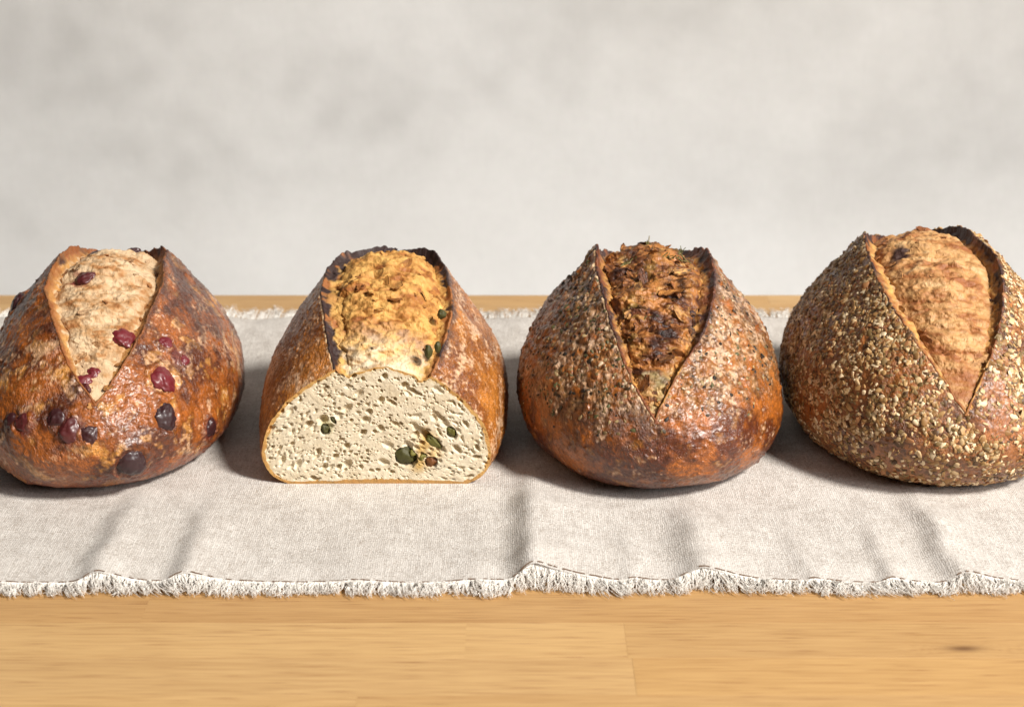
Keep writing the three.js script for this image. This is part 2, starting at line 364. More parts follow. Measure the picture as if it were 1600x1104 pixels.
  for (let i = 0; i < N; i++) {
    const r = rim[i], wide = Math.min(spec.inset(r.t, r.side) * (1 + 0.7 * fbm(calm[i].x * 42, calm[i].y * 42, calm[i].z * 42 + 4, 2) + 0.35 * fbm(calm[i].x * 130, calm[i].y * 130, calm[i].z * 130 + 4, 2)), 0.36 * at(r.d, 0.1).distanceTo(at(r.mid, 0.1)));
    const base = at(r.d, skin(r.d)), mid = at(r.mid, skin(r.mid)), f = wide / Math.max(1e-5, base.distanceTo(mid));
    const dir = slerp(r.d, r.mid, clamp(f)).normalize(), n = grad(base), deep = spec.depth(r.t, r.side);
    const pc = at(dir, skin(dir) - deep), inward = mid.clone().sub(base).normalize();
    foot.push({ dir, deep, pc, n, t: r.t, side: r.side });
    for (let k = 0; k < NS; k++) {
      const u = k / (NS - 1), p = calm[i].clone().lerp(pc, u).addScaledVector(lip[i].clone().sub(calm[i]), Math.pow(1 - u, 8));
      if (k && k < 6) { const th = (spec.thick ?? 0.0011) * (1 + 0.5 * n3(lip[i].x * 130, lip[i].y * 130, lip[i].z * 130)), q = k / 5 * 2.4; p.copy(lip[i]).addScaledVector(inward, th * (1 - Math.cos(q))).addScaledVector(n, th * (0.6 * Math.sin(q) - 0.25 * k / 5)); }
      const mid_ = Math.sin(u * Math.PI);
      if (k > 5 && k < NS - 1) p.addScaledVector(n, mid_ * (-0.0010 + (spec.torn ?? 0.0034) * fbm(p.x * 150, p.y * 150, p.z * 150, 3))).addScaledVector(inward, mid_ * 0.0034 * fbm(p.x * 120 + 9, p.y * 120, p.z * 120, 2));
      const o = k * N + i;
      ePos.set([p.x, p.y, p.z], o * 3); eUv.set([i * 0.0009 / TILE, (u * wide) / TILE], o * 2);
      const fade = sstep(0.62, 1, u + 0.7 * fbm(p.x * 160, p.y * 160, p.z * 160, 2));
      eCol.set(mix3(spec.edge(p.x, p.y, p.z, u, r.t, r.side), spec.crumb(p.x, p.y, p.z, r.t, r.side < 0 ? 0 : 1), fade), o * 3);
    }
  }
  const torn = gridGeometry(ePos, eCol, eUv, gridIndex(NS, N, true));
  // crumb in the opening
  const W = 170, cPos = new Float32Array((NH + 1) * W * 3), cCol = new Float32Array((NH + 1) * W * 3), cUv = new Float32Array((NH + 1) * W * 2);
  for (let j = 0; j <= NH; j++) {
    const a = foot[j], b = foot[j ? (N - j) % N : 0], t = j / NH, wide = at(a.dir, 0.1).distanceTo(at(b.dir, 0.1));
    for (let i = 0; i < W; i++) {
      const w = i / (W - 1), e = 1 - (2 * w - 1) ** 2, d = slerp(a.dir, b.dir, w).normalize();
      const p = at(d, skin(d) - lerp(a.deep, b.deep, w)), n = d;
      const soft = Math.pow(e, 0.3);
      const h = spec.bulge * Math.pow(e, 0.85) * clamp(wide / 0.06) + soft * clamp(wide / 0.025) * spec.crumbDisp(p.x, p.y, p.z, t, w);
      p.addScaledVector(n, h);
      const o = j * W + i;
      cPos.set([p.x, p.y, p.z], o * 3); cUv.set([p.x / TILE, p.z / TILE], o * 2);
      cCol.set(spec.crumb(p.x, p.y, p.z, t, w), o * 3);
    }
  }
  const crumb = gridGeometry(cPos, cCol, cUv, flipped(gridIndex(NH + 1, W, false)));
  return { crust, torn, crumb, foot };
}
// torn, blistered crumb
const crumbRelief = (x, y, z, o) => { const d = cells(x * 120 + o, y * 150, z * 150)[0], e = cells(x * 270 + o, y * 300, z * 300)[0]; return 0.0075 * fbm(x * 24 + o, y * 34, z * 34, 2) + 0.003 * fbm(x * 50 + o, y * 70, z * 70, 2) + 0.0026 * (1 - 2 * Math.abs(fbm(x * 60 + o, y * 110, z * 110, 3))) + 0.0026 * (0.4 - d) + 0.0011 * (0.4 - e) + 0.0008 * fbm(x * 330, y * 330, z * 330, 2); };
// random places on a surface, evenly by area: {p, n}
function scatter(g, count, accept, R) {
  const P = g.attributes.position, Nn = g.attributes.normal, I = g.index.array, cum = new Float64Array(I.length / 3), a = V(0, 0, 0), b = V(0, 0, 0), c = V(0, 0, 0);
  let sum = 0;
  for (let t = 0; t < cum.length; t++) {
    a.fromBufferAttribute(P, I[t * 3]); b.fromBufferAttribute(P, I[t * 3 + 1]); c.fromBufferAttribute(P, I[t * 3 + 2]);
    sum += b.sub(a).cross(c.sub(a)).length(); cum[t] = sum;
  }
  const out = [];
  for (let k = 0; k < count; k++) {
    const x = R() * sum; let lo = 0, hi = cum.length - 1;
    while (lo < hi) { const m = (lo + hi) >> 1; if (cum[m] < x) lo = m + 1; else hi = m; }
    const v = I[lo * 3], n = V(0, 0, 0).fromBufferAttribute(Nn, v); let u = R(), w = R(); if (u + w > 1) { u = 1 - u; w = 1 - w; }
    a.fromBufferAttribute(P, v); b.fromBufferAttribute(P, I[lo * 3 + 1]).sub(a); c.fromBufferAttribute(P, I[lo * 3 + 2]).sub(a);
    const p = a.clone().addScaledVector(b, u).addScaledVector(c, w);
    if (accept(p, n)) out.push({ p, n });
  }
  return out;
}
function pebble(sx, sy, sz, rough, seed, detail = 2) {
  const g = new THREE.IcosahedronGeometry(1, detail), P = g.attributes.position;
  for (let i = 0; i < P.count; i++) {
    const x = P.getX(i), y = P.getY(i), z = P.getZ(i), k = 1 + rough * (fbm(x * 1.3 + seed, y * 1.3, z * 1.3, 2) + (detail > 2 ? 0.5 * (Math.abs(n3(x * 2.6 + seed, y * 2.6, z * 2.6)) - 0.2) + 0.18 * (Math.abs(n3(x * 6 + seed, y * 6, z * 6)) - 0.2) + 0.1 * n3(x * 14 + seed, y * 14, z * 14) : 0)), taper = 1 - 0.22 * x;
    P.setXYZ(i, x * k * sx, y * k * sy * taper, z * k * sz * taper);
  }
  g.deleteAttribute('uv');
  g.deleteAttribute('normal');
  const smooth = mergeVertices(g, 1e-6);
  smooth.computeVertexNormals();
  return smooth;
}
const UP = V(0, 1, 0);
function seedMatrix({ p, n }, R, size, sink, tilt = 0.35) {
  const m = new THREE.Matrix4(), q = new THREE.Quaternion().setFromUnitVectors(UP, n.clone().add(V(R() - 0.5, R() - 0.5, R() - 0.5).multiplyScalar(tilt * 2)).normalize());
  q.multiply(new THREE.Quaternion().setFromAxisAngle(UP, R() * 6.283));
  return m.compose(p.clone().addScaledVector(n, -sink * size), q, V(size, size, size).multiply(V(0.85 + 0.3 * R(), 0.8 + 0.5 * R(), 0.85 + 0.3 * R())));
}
// seeds stuck on a crust: the ones that show largest are meshes of their own, the rest one part
function sow(root, places, shapes, tones, name, size, R, most, pick) {
  const mats = tones.map((c) => new THREE.MeshPhysicalMaterial({ color: new THREE.Color().setRGB(...c), roughness: 0.55 }));
  const eye = camera.position.clone().sub(root.position);
  const list = places.map((o) => ({ ...o, s: size(o, R), c: pick(o, R) })).map((o) => ({ ...o, show: o.s * o.n.dot(eye.clone().sub(o.p).normalize()) })).sort((a, b) => b.show - a.show);
  list.slice(0, most).forEach((o) => {
    const m = part(name, shapes[Math.floor(R() * shapes.length)], mats[o.c], root);
    m.applyMatrix4(seedMatrix(o, R, o.s, 0.05));
  });
  const rest = list.slice(most), white = new THREE.MeshPhysicalMaterial({ color: 0xffffff, roughness: 0.55 });
  shapes.forEach((g, k) => {
    const mine = rest.filter((_, i) => i % shapes.length === k);
    if (!mine.length) return;
    const im = new THREE.InstancedMesh(g, white, mine.length);
    im.name = name + '_coating'; im.castShadow = im.receiveShadow = true; im.userData.kind = 'stuff';
    mine.forEach((o, i) => { im.setMatrixAt(i, seedMatrix(o, R, o.s, 0.05)); im.setColorAt(i, new THREE.Color().setRGB(...tones[o.c].map(((f) => (v) => v * f)(0.75 + 0.5 * R())))); });
    root.add(im);
  });
}
function flake(w, l, seed, n = 24, low = 0.12) {
    const P = new Float32Array(n * n * 6), C = new Float32Array(n * n * 6), U = new Float32Array(n * n * 4);
    for (let side = 0; side < 2; side++) for (let k = 0; k < n; k++) for (let i = 0; i < n; i++) {
      let a = i / (n - 1) * 2 - 1, b = k / (n - 1) * 2 - 1; const o = side * n * n + k * n + i;
      const x0 = a * Math.sqrt(1 - b * b / 2), y0 = b * Math.sqrt(1 - a * a / 2), rr = 1 + 0.5 * fbm(x0 * 1.1 + seed, y0 * 1.1, seed, 2) + 0.25 * fbm(x0 * 5, y0 * 5, seed, 2);
      const h = 0.16 * l * (x0 * x0 + y0 * y0) * n3(x0 * 1.2 + seed, y0 * 1.2, 3) * 2 + 0.10 * l * fbm(x0 * 3 + seed, y0 * 3, 9, 2) - side * 0.0008 * (1.1 - x0 * x0 * y0 * y0);
      P.set([x0 * w * rr, h, y0 * l * rr], o * 3); U.set([x0 * w / TILE, y0 * l / TILE], o * 2);
      const tone = clamp(0.6 + 1.6 * fbm(x0 * 1.6 + seed, y0 * 1.6, 5, 4), low, 1); C.set([tone, tone * (0.75 + 0.25 * tone), tone * (0.6 + 0.4 * tone)], o * 3);
    }
    const top = flipped(gridIndex(n, n, false)).slice(), bot = gridIndex(n, n, false).map((v) => v + n * n), rimI = [];
    const loop = []; for (let i = 0; i < n - 1; i++) loop.push(i); for (let k = 0; k < n - 1; k++) loop.push(k * n + n - 1); for (let i = n - 1; i > 0; i--) loop.push((n - 1) * n + i); for (let k = n - 1; k > 0; k--) loop.push(k * n);
    loop.forEach((v, i) => { const w2 = loop[(i + 1) % loop.length]; rimI.push(v, w2, v + n * n, w2, w2 + n * n, v + n * n); });
    return gridGeometry(P, C, U, new Uint32Array([...top, ...bot, ...rimI]));
  }

// ragged shreds where the dough tore, along the foot of the torn edge and over the crumb
function shreds(m, spec, root, count, seed, mat, zMax = 1, low = 0.6) {
  const R = rng(seed), list = [], places = scatter(m.crumb, Math.round(count * 0.45), (p) => p.z < zMax && p.z > -0.06, R).map((o) => ({ ...o, flat: 1 }));
  for (let q = 0; q < count * 0.55; q++) { const f = m.foot[Math.floor(R() * m.foot.length)]; if (f.pc.z < zMax && f.pc.z > -0.06) places.push({ p: f.pc, n: f.n, flat: 0, t: f.t, side: f.side }); }
  places.forEach(({ p, n, flat, t, side }, k) => {
    const l = (flat ? 0.0028 : 0.0022) * (0.6 + 1.1 * R()), g = flake(l * (1 + 1.2 * R()), l, seed + k * 1.7, 9, low), C = g.attributes.color;
    const c = flat ? spec.crumb(p.x + 0.004, p.y, p.z, t ?? 0.5, 0.5) : spec.edge(p.x, p.y, p.z, 0.45 + 0.5 * R(), t, side), w = 0.85 + 0.3 * R();
    for (let i = 0; i < C.count; i++) C.setXYZ(i, C.getX(i) * c[0] * w * 1.25, C.getY(i) * c[1] * w * 1.25, C.getZ(i) * c[2] * w * 1.25);
    const tilt = flat ? 0.45 : 1.1, q = new THREE.Quaternion().setFromUnitVectors(UP, n.clone().add(V(R() - 0.5, R() - 0.5, R() - 0.5).multiplyScalar(tilt)).normalize()).multiply(new THREE.Quaternion().setFromAxisAngle(UP, R() * 6.28));
    g.applyMatrix4(new THREE.Matrix4().compose(p.clone().addScaledVector(n, flat ? 0.0004 : 0.0012 * R()), q, V(1, 1, 1)));
    list.push(g);
  });
  part('torn_shreds', mergeGeometries(list), mat, root).userData.kind = 'stuff';
}
const seedShapes = [pebble(0.5, 0.13, 0.33, 0.6, 1, 1), pebble(0.46, 0.10, 0.4, 0.9, 4, 1), pebble(0.56, 0.14, 0.26, 0.6, 8, 1)];
const blob = (x, y, z, c, r) => Math.exp(-(((x - c[0]) ** 2 + (y - c[1]) ** 2 + (z - c[2]) ** 2) / (r * r)));
const pimple = (x, y, z) => { const [d, , id] = cells(x * 560, y * 560, z * 560); return id < 0.4 ? Math.max(0, 1 - d / 0.55) : 0; };
const blister = (x, y, z, f, keep) => { const [d, , id] = cells(x * f, y * f, z * f); return id > keep ? 0 : Math.max(0, 1 - (d / 0.5) ** 2) * (0.4 + id / keep); };

// ---- loaf 1: fruit
{
  const s = SHAPES.berry, root = thing('bread_loaf', 'dark glossy loaf studded with red berries, farthest left on the linen', 'bread', s.at);
  const berries = [[63, 81, 108, 9.2, 1], [65, 59, 124, 8.8, 3], [41, 35, 146, 10, 3], [34, 115, 94, 7.5, 1], [9, 91, 131, 5.5, 1], [15, 97, 126, 4.5, 1], [-6, 66, 149, 7, 0], [4, 59, 153, 8, 2], [17, 57, 153, 6.5, 0], [-33, 63, 145, 6.5, 2], [-74, 112, 14, 9.5, 0], [-22, 142, -44, 9.5, 0], [13, 147, -48, 5.5, 0], [61, 103, 80, 5, 1], [76, 90, 80, 4, 1], [89, 35, 83, 6.5, 0], [-13, 149, 36, 7, 2], [-40, 60, 139, 5, 0], [12, 86, 137, 4, 2]];
  const pits = berries.map(([x, y, z, r]) => [x / 1000, y / 1000, z / 1000, r * 0.00105]);
  const crater = (x, y, z) => { let h = 0; for (const [px, py, pz, r] of pits) { const d = Math.sqrt((x - px) ** 2 + (y - py) ** 2 + (z - pz) ** 2); if (d < 0.03) h = Math.max(h, Math.exp(-(((d - r * 1.45) / 0.0026) ** 2))); } return h; };
  const stains = [[-30, 61, 147, 12], [3, 61, 153, 14], [17, 58, 154, 8], [89, 34, 85, 11], [41, 35, 147, 10], [-14, 140, 40, 12], [69, 93, 83, 9], [73, 91, 80, 6], [61, 101, 82, 7]].map(([x, y, z, r]) => [x / 1000, y / 1000, z / 1000, r / 1000]);
  const stain = (x, y, z) => { let m = 0; for (const c of stains) m = Math.max(m, blob(x, y, z, c, c[3])); return m; };
  const spec = {
    shape: s,
    L: [[20, 76, 147], [14, 83, 141], [2, 94, 131], [-10, 106, 115], [-20, 117, 96], [-29, 126, 76], [-38, 132, 56], [-40, 137, 38], [-38, 141, 12], [-36, 140, -26], [-30, 130, -66]],
    R: [[20, 76, 147], [26, 82, 141], [32, 90, 129], [41, 101, 111], [49, 115, 82], [54, 125, 51], [54, 131, 25], [50, 136, 1], [48, 136, -25], [42, 130, -62]], rear: [4, 112, -112],
    ear: (t, side) => 0.0015 + 0.0075 * sstep(0.05, 0.5, t) + (side > 0 ? 0.003 * sstep(0.42, 0.62, t) : 0), inset: (t) => 0.0085, depth: (t) => 0.0038 * sstep(0, 0.15, t), bulge: 0.003,
    disp: (x, y, z) => 0.0006 * pimple(x, y, z) + 0.0042 * fbm(x * 22, y * 22, z * 22, 2) + 0.0014 * fbm(x * 80, y * 80, z * 80, 2) + 0.0006 * fbm(x * 280, y * 280, z * 280, 3) + 0.0007 * blister(x, y, z, 190, 0.4) + 0.0022 * crater(x, y, z) * (0.7 + n3(x * 150, y * 150, z * 150)),
    crust: (x, y, z, q, t, side) => {
      const a = fbm(x * 26, y * 26, z * 26, 4), b = fbm(x * 85 + 3, y * 85, z * 85, 3), c = fbm(x * 300, y * 300, z * 300, 2);
      let k = mix3([0.31, 0.105, 0.02], [0.095, 0.026, 0.008], clamp(0.5 + 2.5 * a + 1.7 * b));
      k = mix3(k, [0.62, 0.33, 0.08], clamp(3.5 * (b + 0.7 * fbm(x * 40 + 9, y * 40, z * 40, 2) - 0.14)) * 0.8);
      k = mix3(k, [0.62, 0.46, 0.34], clamp(3.4 * (0.55 * fbm(x * 34 + 60, y * 34, z * 34, 2) + 0.55 * b + 0.6 * c - 0.10)) * 0.75);
      const burnt = sstep(0.09, 0.13, y + 0.02 * a) + blob(x, y, z, [0.09, 0.09, 0.03], 0.03);
      k = mix3(k, [0.075, 0.024, 0.012], clamp(3.2 * (0.34 * burnt + 0.7 * b + 0.5 * a - 0.3)) * 0.9);
      if (q < 0.005) k = mix3(k, [0.07, 0.022, 0.013], clamp(1.2 - q / 0.004 + b) * (side > 0 ? 0.8 : 0.5) * sstep(0.1, 0.4, t));
      k = mix3(k, [0.11, 0.014, 0.018], clamp(1.9 * stain(x, y, z) * (0.8 + 1.6 * b) - 0.25) * 0.9);
      if (y < 0.02 + 0.02 * a) k = mix3(k, [0.2, 0.055, 0.03], 0.5);
      return k.map((v, j) => v * TONE[j] * (1 + 0.6 * c + 0.55 * n3(x * 850, y * 850, z * 850)));
    },
    edge: (x, y, z, u, t, side) => {
      const b = 1.2 * fbm(x * 75, y * 75, z * 75, 4);
      let k = mix3([0.27, 0.085, 0.02], [0.55, 0.28, 0.08], clamp(u * 1.3 + 0.9 * b - 0.1));
      return mix3(k, [0.06, 0.02, 0.013], clamp(1.8 * (0.5 - u * 1.4 + 1.1 * b - (side < 0 ? 0.25 : 0.12) + 0.3 * sstep(0.5, 0.75, t))) * sstep(0.05, 0.3, t));
    },
    crumbDisp: (x, y, z, t) => crumbRelief(x, y, z, 3),
    crumb: (x, y, z, t, w) => {
      const a = fbm(x * 36, y * 60, z * 60, 4), b = fbm(x * 90 + 7, y * 160, z * 200, 3);
      let k = mix3([0.64, 0.46, 0.28], [0.45, 0.235, 0.09], clamp(0.42 + 1.7 * a + 1.4 * b));
      k = mix3(k, [0.35, 0.13, 0.035], clamp(3.2 * (a + 0.7 * b - 0.20)) * 0.85);
      k = mix3(k, [0.22, 0.03, 0.03], clamp(2.2 * (stain(x, y - 0.006, z) + 0.5 * blob(x, y, z, [0.036, 0.112, 0.09], 0.012)) * (0.7 + 1.5 * b) - 0.45) * 0.85);
      return k;
    },
  };
  const m = makeLoaf(spec, root);
  part('crust', m.crust, bread({ roughness: 0.5, clearcoat: 0.5, clearcoatRoughness: 0.29 }), root);
  part('torn_edge', m.torn, bread({ roughness: 0.8 }), root);
  part('crumb', m.crumb, bread({ roughness: 0.95, bumpScale: 0.0009 }), root, 'pale crumb bulging out of the scored top');
  shreds(m, spec, root, 46, 40, bread({ roughness: 0.85 }));
  const skins = [[0.038, 0.007, 0.008], [0.15, 0.011, 0.017], [0.085, 0.012, 0.012], [0.03, 0.008, 0.010]].map((c) => new THREE.MeshPhysicalMaterial({ color: new THREE.Color().setRGB(...c), roughness: 0.5, clearcoat: 0.45, clearcoatRoughness: 0.28, bumpMap: crumbBump, bumpScale: 0.001 }));

  const settle = (p) => {          // nearest place on the skin or the crumb, and its normal
    let best = [9, null, null];
    for (const g of [m.crust, m.crumb]) { const P = g.attributes.position; for (let i = 0; i < P.count; i++) { const d = (P.getX(i) - p.x) ** 2 + (P.getY(i) - p.y) ** 2 + (P.getZ(i) - p.z) ** 2; if (d < best[0]) best = [d, g, i]; } }
    return [V(0, 0, 0).fromBufferAttribute(best[1].attributes.position, best[2]), V(0, 0, 0).fromBufferAttribute(best[1].attributes.normal, best[2])];
  };
  berries.forEach(([x, y, z, r, c], i) => {
    r *= 1.25;
    const b = part('berry', pebble(r / 1000, r * 0.92 / 1000, r * 0.95 / 1000, 0.32, i * 3.1, 9), skins[c], root);
    const [p, n] = settle(V(x / 1000, y / 1000, z / 1000));
    b.position.copy(p).addScaledVector(n, -0.22 * r / 1000);
    b.scale.set(1, 0.62, 1);
    b.quaternion.setFromUnitVectors(UP, n.clone().add(V(0, 0, 0.15)).normalize()).multiply(new THREE.Quaternion().setFromAxisAngle(UP, i * 1.7));
  });
}

// ---- loaf 2: cut open
{
  const s = SHAPES.olive, ZC = 0.112, root = thing('bread_loaf', 'golden loaf cut open, showing its white crumb with green olive pieces', 'bread', s.at);
  const spec = {
    shape: s,
    L: [[5, 55, 186], [-27, 76, 163], [-33, 88, 143], [-36, 97, 127], [-40, 106, 111], [-44, 115, 92], [-48, 125, 70], [-52, 132, 43], [-53, 135, 18], [-50, 137, -22], [-38, 138, -54]],
    R: [[5, 55, 186], [44, 76, 163], [52, 88, 141], [54, 96, 124], [58, 103, 106], [62, 111, 84], [64, 120, 55], [63, 126, 25], [58, 131, -2], [54, 134, -30], [42, 137, -58]], rear: [3, 138, -76],
    ear: (t, side) => 0.002 + 0.0045 * sstep(0.28, 0.5, t) + 0.009 * sstep(0.66, 0.9, t) * (0.85 + 0.25 * Math.sin(t * 22 + 2 * side)), inset: (t, side) => (side < 0 ? 0.016 : 0.010), depth: (t) => 0.0042, bulge: 0.0035, torn: 0.0042, earWide: 0.017,
    disp: (x, y, z) => 0.0006 * pimple(x, y, z) + 0.003 * fbm(x * 20 + 5, y * 20, z * 20, 2) + 0.001 * fbm(x * 80, y * 80, z * 80, 2) + 0.0006 * fbm(x * 280, y * 280, z * 280, 3) + 0.0006 * blister(x, y, z, 210, 0.35),
    crust: (x, y, z, q, t, side) => {
      const a = fbm(x * 24 + 8, y * 24, z * 24, 4), b = fbm(x * 90 + 3, y * 90, z * 50, 3), c = fbm(x * 320, y * 320, z * 320, 2);
      let k = mix3([0.46, 0.20, 0.04], [0.19, 0.062, 0.013], clamp(0.42 + 1.8 * a + 1.4 * b));
      k = mix3(k, [0.60, 0.34, 0.10], clamp(3 * (b + 0.4 * a - 0.16)) * 0.6);
      const red = blob(x, y, z, [0.085, 0.07, 0.09], 0.03) + blob(x, y, z, [0.08, 0.10, 0.04], 0.03);
      k = mix3(k, [0.15, 0.035, 0.015], clamp(3 * (b + 0.5 * a + 0.12 * red - 0.26)) * 0.75);
      const st = fbm(x * 130, y * 60, z * 60 + 4, 3);
      k = mix3(k, [0.66, 0.52, 0.40], clamp(3.4 * (0.75 * st + 0.6 * c + 0.4 * fbm(x * 30 + 44, y * 30, z * 30, 2) - 0.05)) * 0.8);
      if (q < 0.006) k = mix3(k, [0.05, 0.018, 0.014], clamp(1.1 - q / 0.005 + b) * (side > 0 ? 0.85 : 0.4) * sstep(0.25, 0.4, t));
      if (q < 0.0016 && side < 0) k = mix3(k, [0.75, 0.62, 0.44], clamp(0.5 + 2.5 * n3(x * 420, y * 420, z * 420)));
      return k.map((v, j) => v * TONE[j] * (1 + 0.6 * c + 0.55 * n3(x * 850, y * 850, z * 850)));
    },
    edge: (x, y, z, u, t, side) => {
      const b = 1.3 * fbm(x * 62, y * 62, z * 62, 4);
      let k = mix3([0.34, 0.12, 0.03], [0.68, 0.40, 0.11], clamp(u * 1.5 + 1.2 * b - 0.1));
      return mix3(k, [0.032, 0.012, 0.010], clamp(3 * (0.62 - u * 1.15 + 1.25 * b - (side < 0 ? 0.12 : 0.3) + 0.6 * sstep(0.66, 0.8, t))));
    },
    crumbDisp: (x, y, z, t) => 1.3 * crumbRelief(x, y, z, 11),
    crumb: (x, y, z, t, w) => {
      const a = fbm(x * 34 + 2, y * 60, z * 50, 4), b = fbm(x * 80 + 7, y * 170, z * 170, 3);
      const edgeCut = sstep(0.075, 0.112, z + 0.012 * a);
      let k = mix3([0.66, 0.365, 0.10], [0.40, 0.155, 0.028], clamp(0.42 + 1.9 * a + 1.1 * b));
      k = mix3(k, [0.30, 0.10, 0.02], clamp(3 * (a * 0.8 + b - 0.22)));
      k = mix3(k, [0.80, 0.70, 0.50], clamp(edgeCut * (0.75 + b)) * 0.85);
      k = mix3(k, [0.16, 0.15, 0.03], clamp(3 * (blob(x, y, z, [0.041, 0.104, 0.108], 0.007) + blob(x, y, z, [0.05, 0.122, 0.07], 0.006)) - 0.8) * 0.8);
      return k;
    },
  };
  const m = makeLoaf(spec, root);
  // the knife: everything in front of the cut plane goes; the cut points give the outline of the face
  const cutPts = [];
  function knife(g, zc) {
    const P = g.attributes.position.array, C = g.attributes.color.array, U = g.attributes.uv.array, I = g.index.array, p = [...P], c = [...C], u = [...U], out = [], made = new Map();
    const cross = (a, b) => {
      const key2 = a < b ? a * 4000000 + b : b * 4000000 + a;
      if (made.has(key2)) return made.get(key2);
      const f = (zc - P[a * 3 + 2]) / (P[b * 3 + 2] - P[a * 3 + 2]), n = p.length / 3;
      for (let k = 0; k < 3; k++) { p.push(lerp(P[a * 3 + k], P[b * 3 + k], f)); c.push(lerp(C[a * 3 + k], C[b * 3 + k], f)); }
      for (let k = 0; k < 2; k++) u.push(lerp(U[a * 2 + k], U[b * 2 + k], f));
      made.set(key2, n); return n;
    };
    for (let i = 0; i < I.length; i += 3) {
      const t = [I[i], I[i + 1], I[i + 2]], keep = t.map((v) => P[v * 3 + 2] <= zc), n = keep.filter(Boolean).length;
      if (n === 3) out.push(...t);
      else if (n) {
        const poly = [], cut = [];
        for (let k = 0; k < 3; k++) { const a = t[k], b = t[(k + 1) % 3]; if (keep[k]) poly.push(a); if (keep[k] !== keep[(k + 1) % 3]) { const x = cross(a, b); poly.push(x); cut.push(x); } }
        for (let k = 1; k + 1 < poly.length; k++) out.push(poly[0], poly[k], poly[k + 1]);
        cutPts.push(cut.map((v) => [p[v * 3], p[v * 3 + 1]]));
      }
    }
    return gridGeometry(new Float32Array(p), new Float32Array(c), new Float32Array(u), new Uint32Array(out));
  }
  part('crust', knife(m.crust, ZC), bread({ roughness: 0.5, clearcoat: 0.45, clearcoatRoughness: 0.31 }), root);
  part('torn_edge', knife(m.torn, ZC), bread({ roughness: 0.8 }), root);
  part('crumb', knife(m.crumb, ZC), bread({ roughness: 0.9, bumpScale: 0.0009 }), root, 'golden baked crumb bulging out of the scored top');
  shreds(m, spec, root, 90, 77, bread({ roughness: 0.85 }), ZC - 0.012);
  // the cut face
  const J = 820, OX = 0.004, OY = 0.042, out = new Float64Array(J);
  for (const [a, b] of cutPts) {
    if (!b) continue;
    let t0 = Math.atan2(a[1] - OY, a[0] - OX), t1 = Math.atan2(b[1] - OY, b[0] - OX);
    if (Math.abs(t1 - t0) > 3) continue;
    if (t0 > t1) [t0, t1] = [t1, t0];
    for (let j = Math.ceil((t0 + Math.PI) / (2 * Math.PI) * J - 0.6); j <= Math.floor((t1 + Math.PI) / (2 * Math.PI) * J + 0.6); j++) {
      const r = Math.max(Math.hypot(a[0] - OX, a[1] - OY), Math.hypot(b[0] - OX, b[1] - OY)), q = ((j % J) + J) % J;
      out[q] = Math.max(out[q], r);
    }
  }
  for (let pass = 0; pass < 3; pass++) for (let j = 0; j < J; j++) if (!out[j]) out[j] = (out[(j + 1) % J] || out[(j + J - 1) % J]);
  const R = rng(41), holes = [], grid = new Map();
  const pockets = [[0.0224, 0.022, 9.4, 8.2, -0.5], [0.0417, 0.018, 5.2, 5, 0], [0.0397, 0.039, 19, 3.6, -0.77], [0.058, 0.0425, 6, 3.8, -1.0], [0.062, 0.029, 5.5, 2.6, -0.8], [-0.0395, 0.045, 3.6, 5, 0.2], [-0.033, 0.0535, 1.8, 3.6, 0.4], [0.05, 0.055, 11, 2.2, -0.8], [0.029, 0.077, 9, 2.2, -0.5], [0.012, 0.068, 5, 2, -0.5], [-0.052, 0.05, 4, 2.6, 0.6], [0.015, 0.05, 4, 2, -0.7]];
  for (const [x, y, a, b, g] of pockets) holes.push([x, y, a / 1000, b / 1000, g, 1.15]);
  for (let k = 0; k < 26; k++) { const x = -0.07 + 0.145 * R(), y = 0.014 + 0.07 * R(), a = (2.4 + 2.8 * R()) / 1000; holes.push([x, y, a, a * (0.45 + 0.35 * R()), -clamp((x - OX) / 0.05, -1, 1) * 0.8 + R() - 0.5, 0.5 + 0.35 * R()]); }
  for (let k = 0; k < 5200 && holes.length < 1300; k++) {
    const x = -0.085 + 0.175 * R(), y = 0.003 + 0.1 * R(), side = clamp((x - OX) / 0.05, -1, 1);
    const big = R(), b = (big < 0.12 ? 1.5 + 1.5 * R() : big < 0.4 ? 0.8 + 0.7 * R() : 0.35 + 0.4 * R()) / 1000 * (y < 0.012 ? 0.7 : 1), a = b * (1 + 1.1 * R() * (0.3 + Math.abs(side)));
    const g = -side * (0.9 - 4 * Math.max(0, 0.03 - y) * 8) + (R() - 0.5) * 1.5;
    if (pockets.some((p) => Math.hypot(p[0] - x, p[1] - y) < (p[3] + 0.5) / 1000)) continue;
    if (holes.some((h) => Math.hypot(h[0] - x, h[1] - y) < 0.95 * (h[3] + b))) continue;
    holes.push([x, y, a, b, g, 0.75 + 0.7 * R()]);
  }
  for (const h of holes) { const r = h[2] * 1.15; for (let i = Math.floor((h[0] - r) / 0.004); i <= Math.floor((h[0] + r) / 0.004); i++) for (let j = Math.floor((h[1] - r) / 0.004); j <= Math.floor((h[1] + r) / 0.004); j++) { const k = i * 1000 + j; if (!grid.has(k)) grid.set(k, []); grid.get(k).push(h); } }
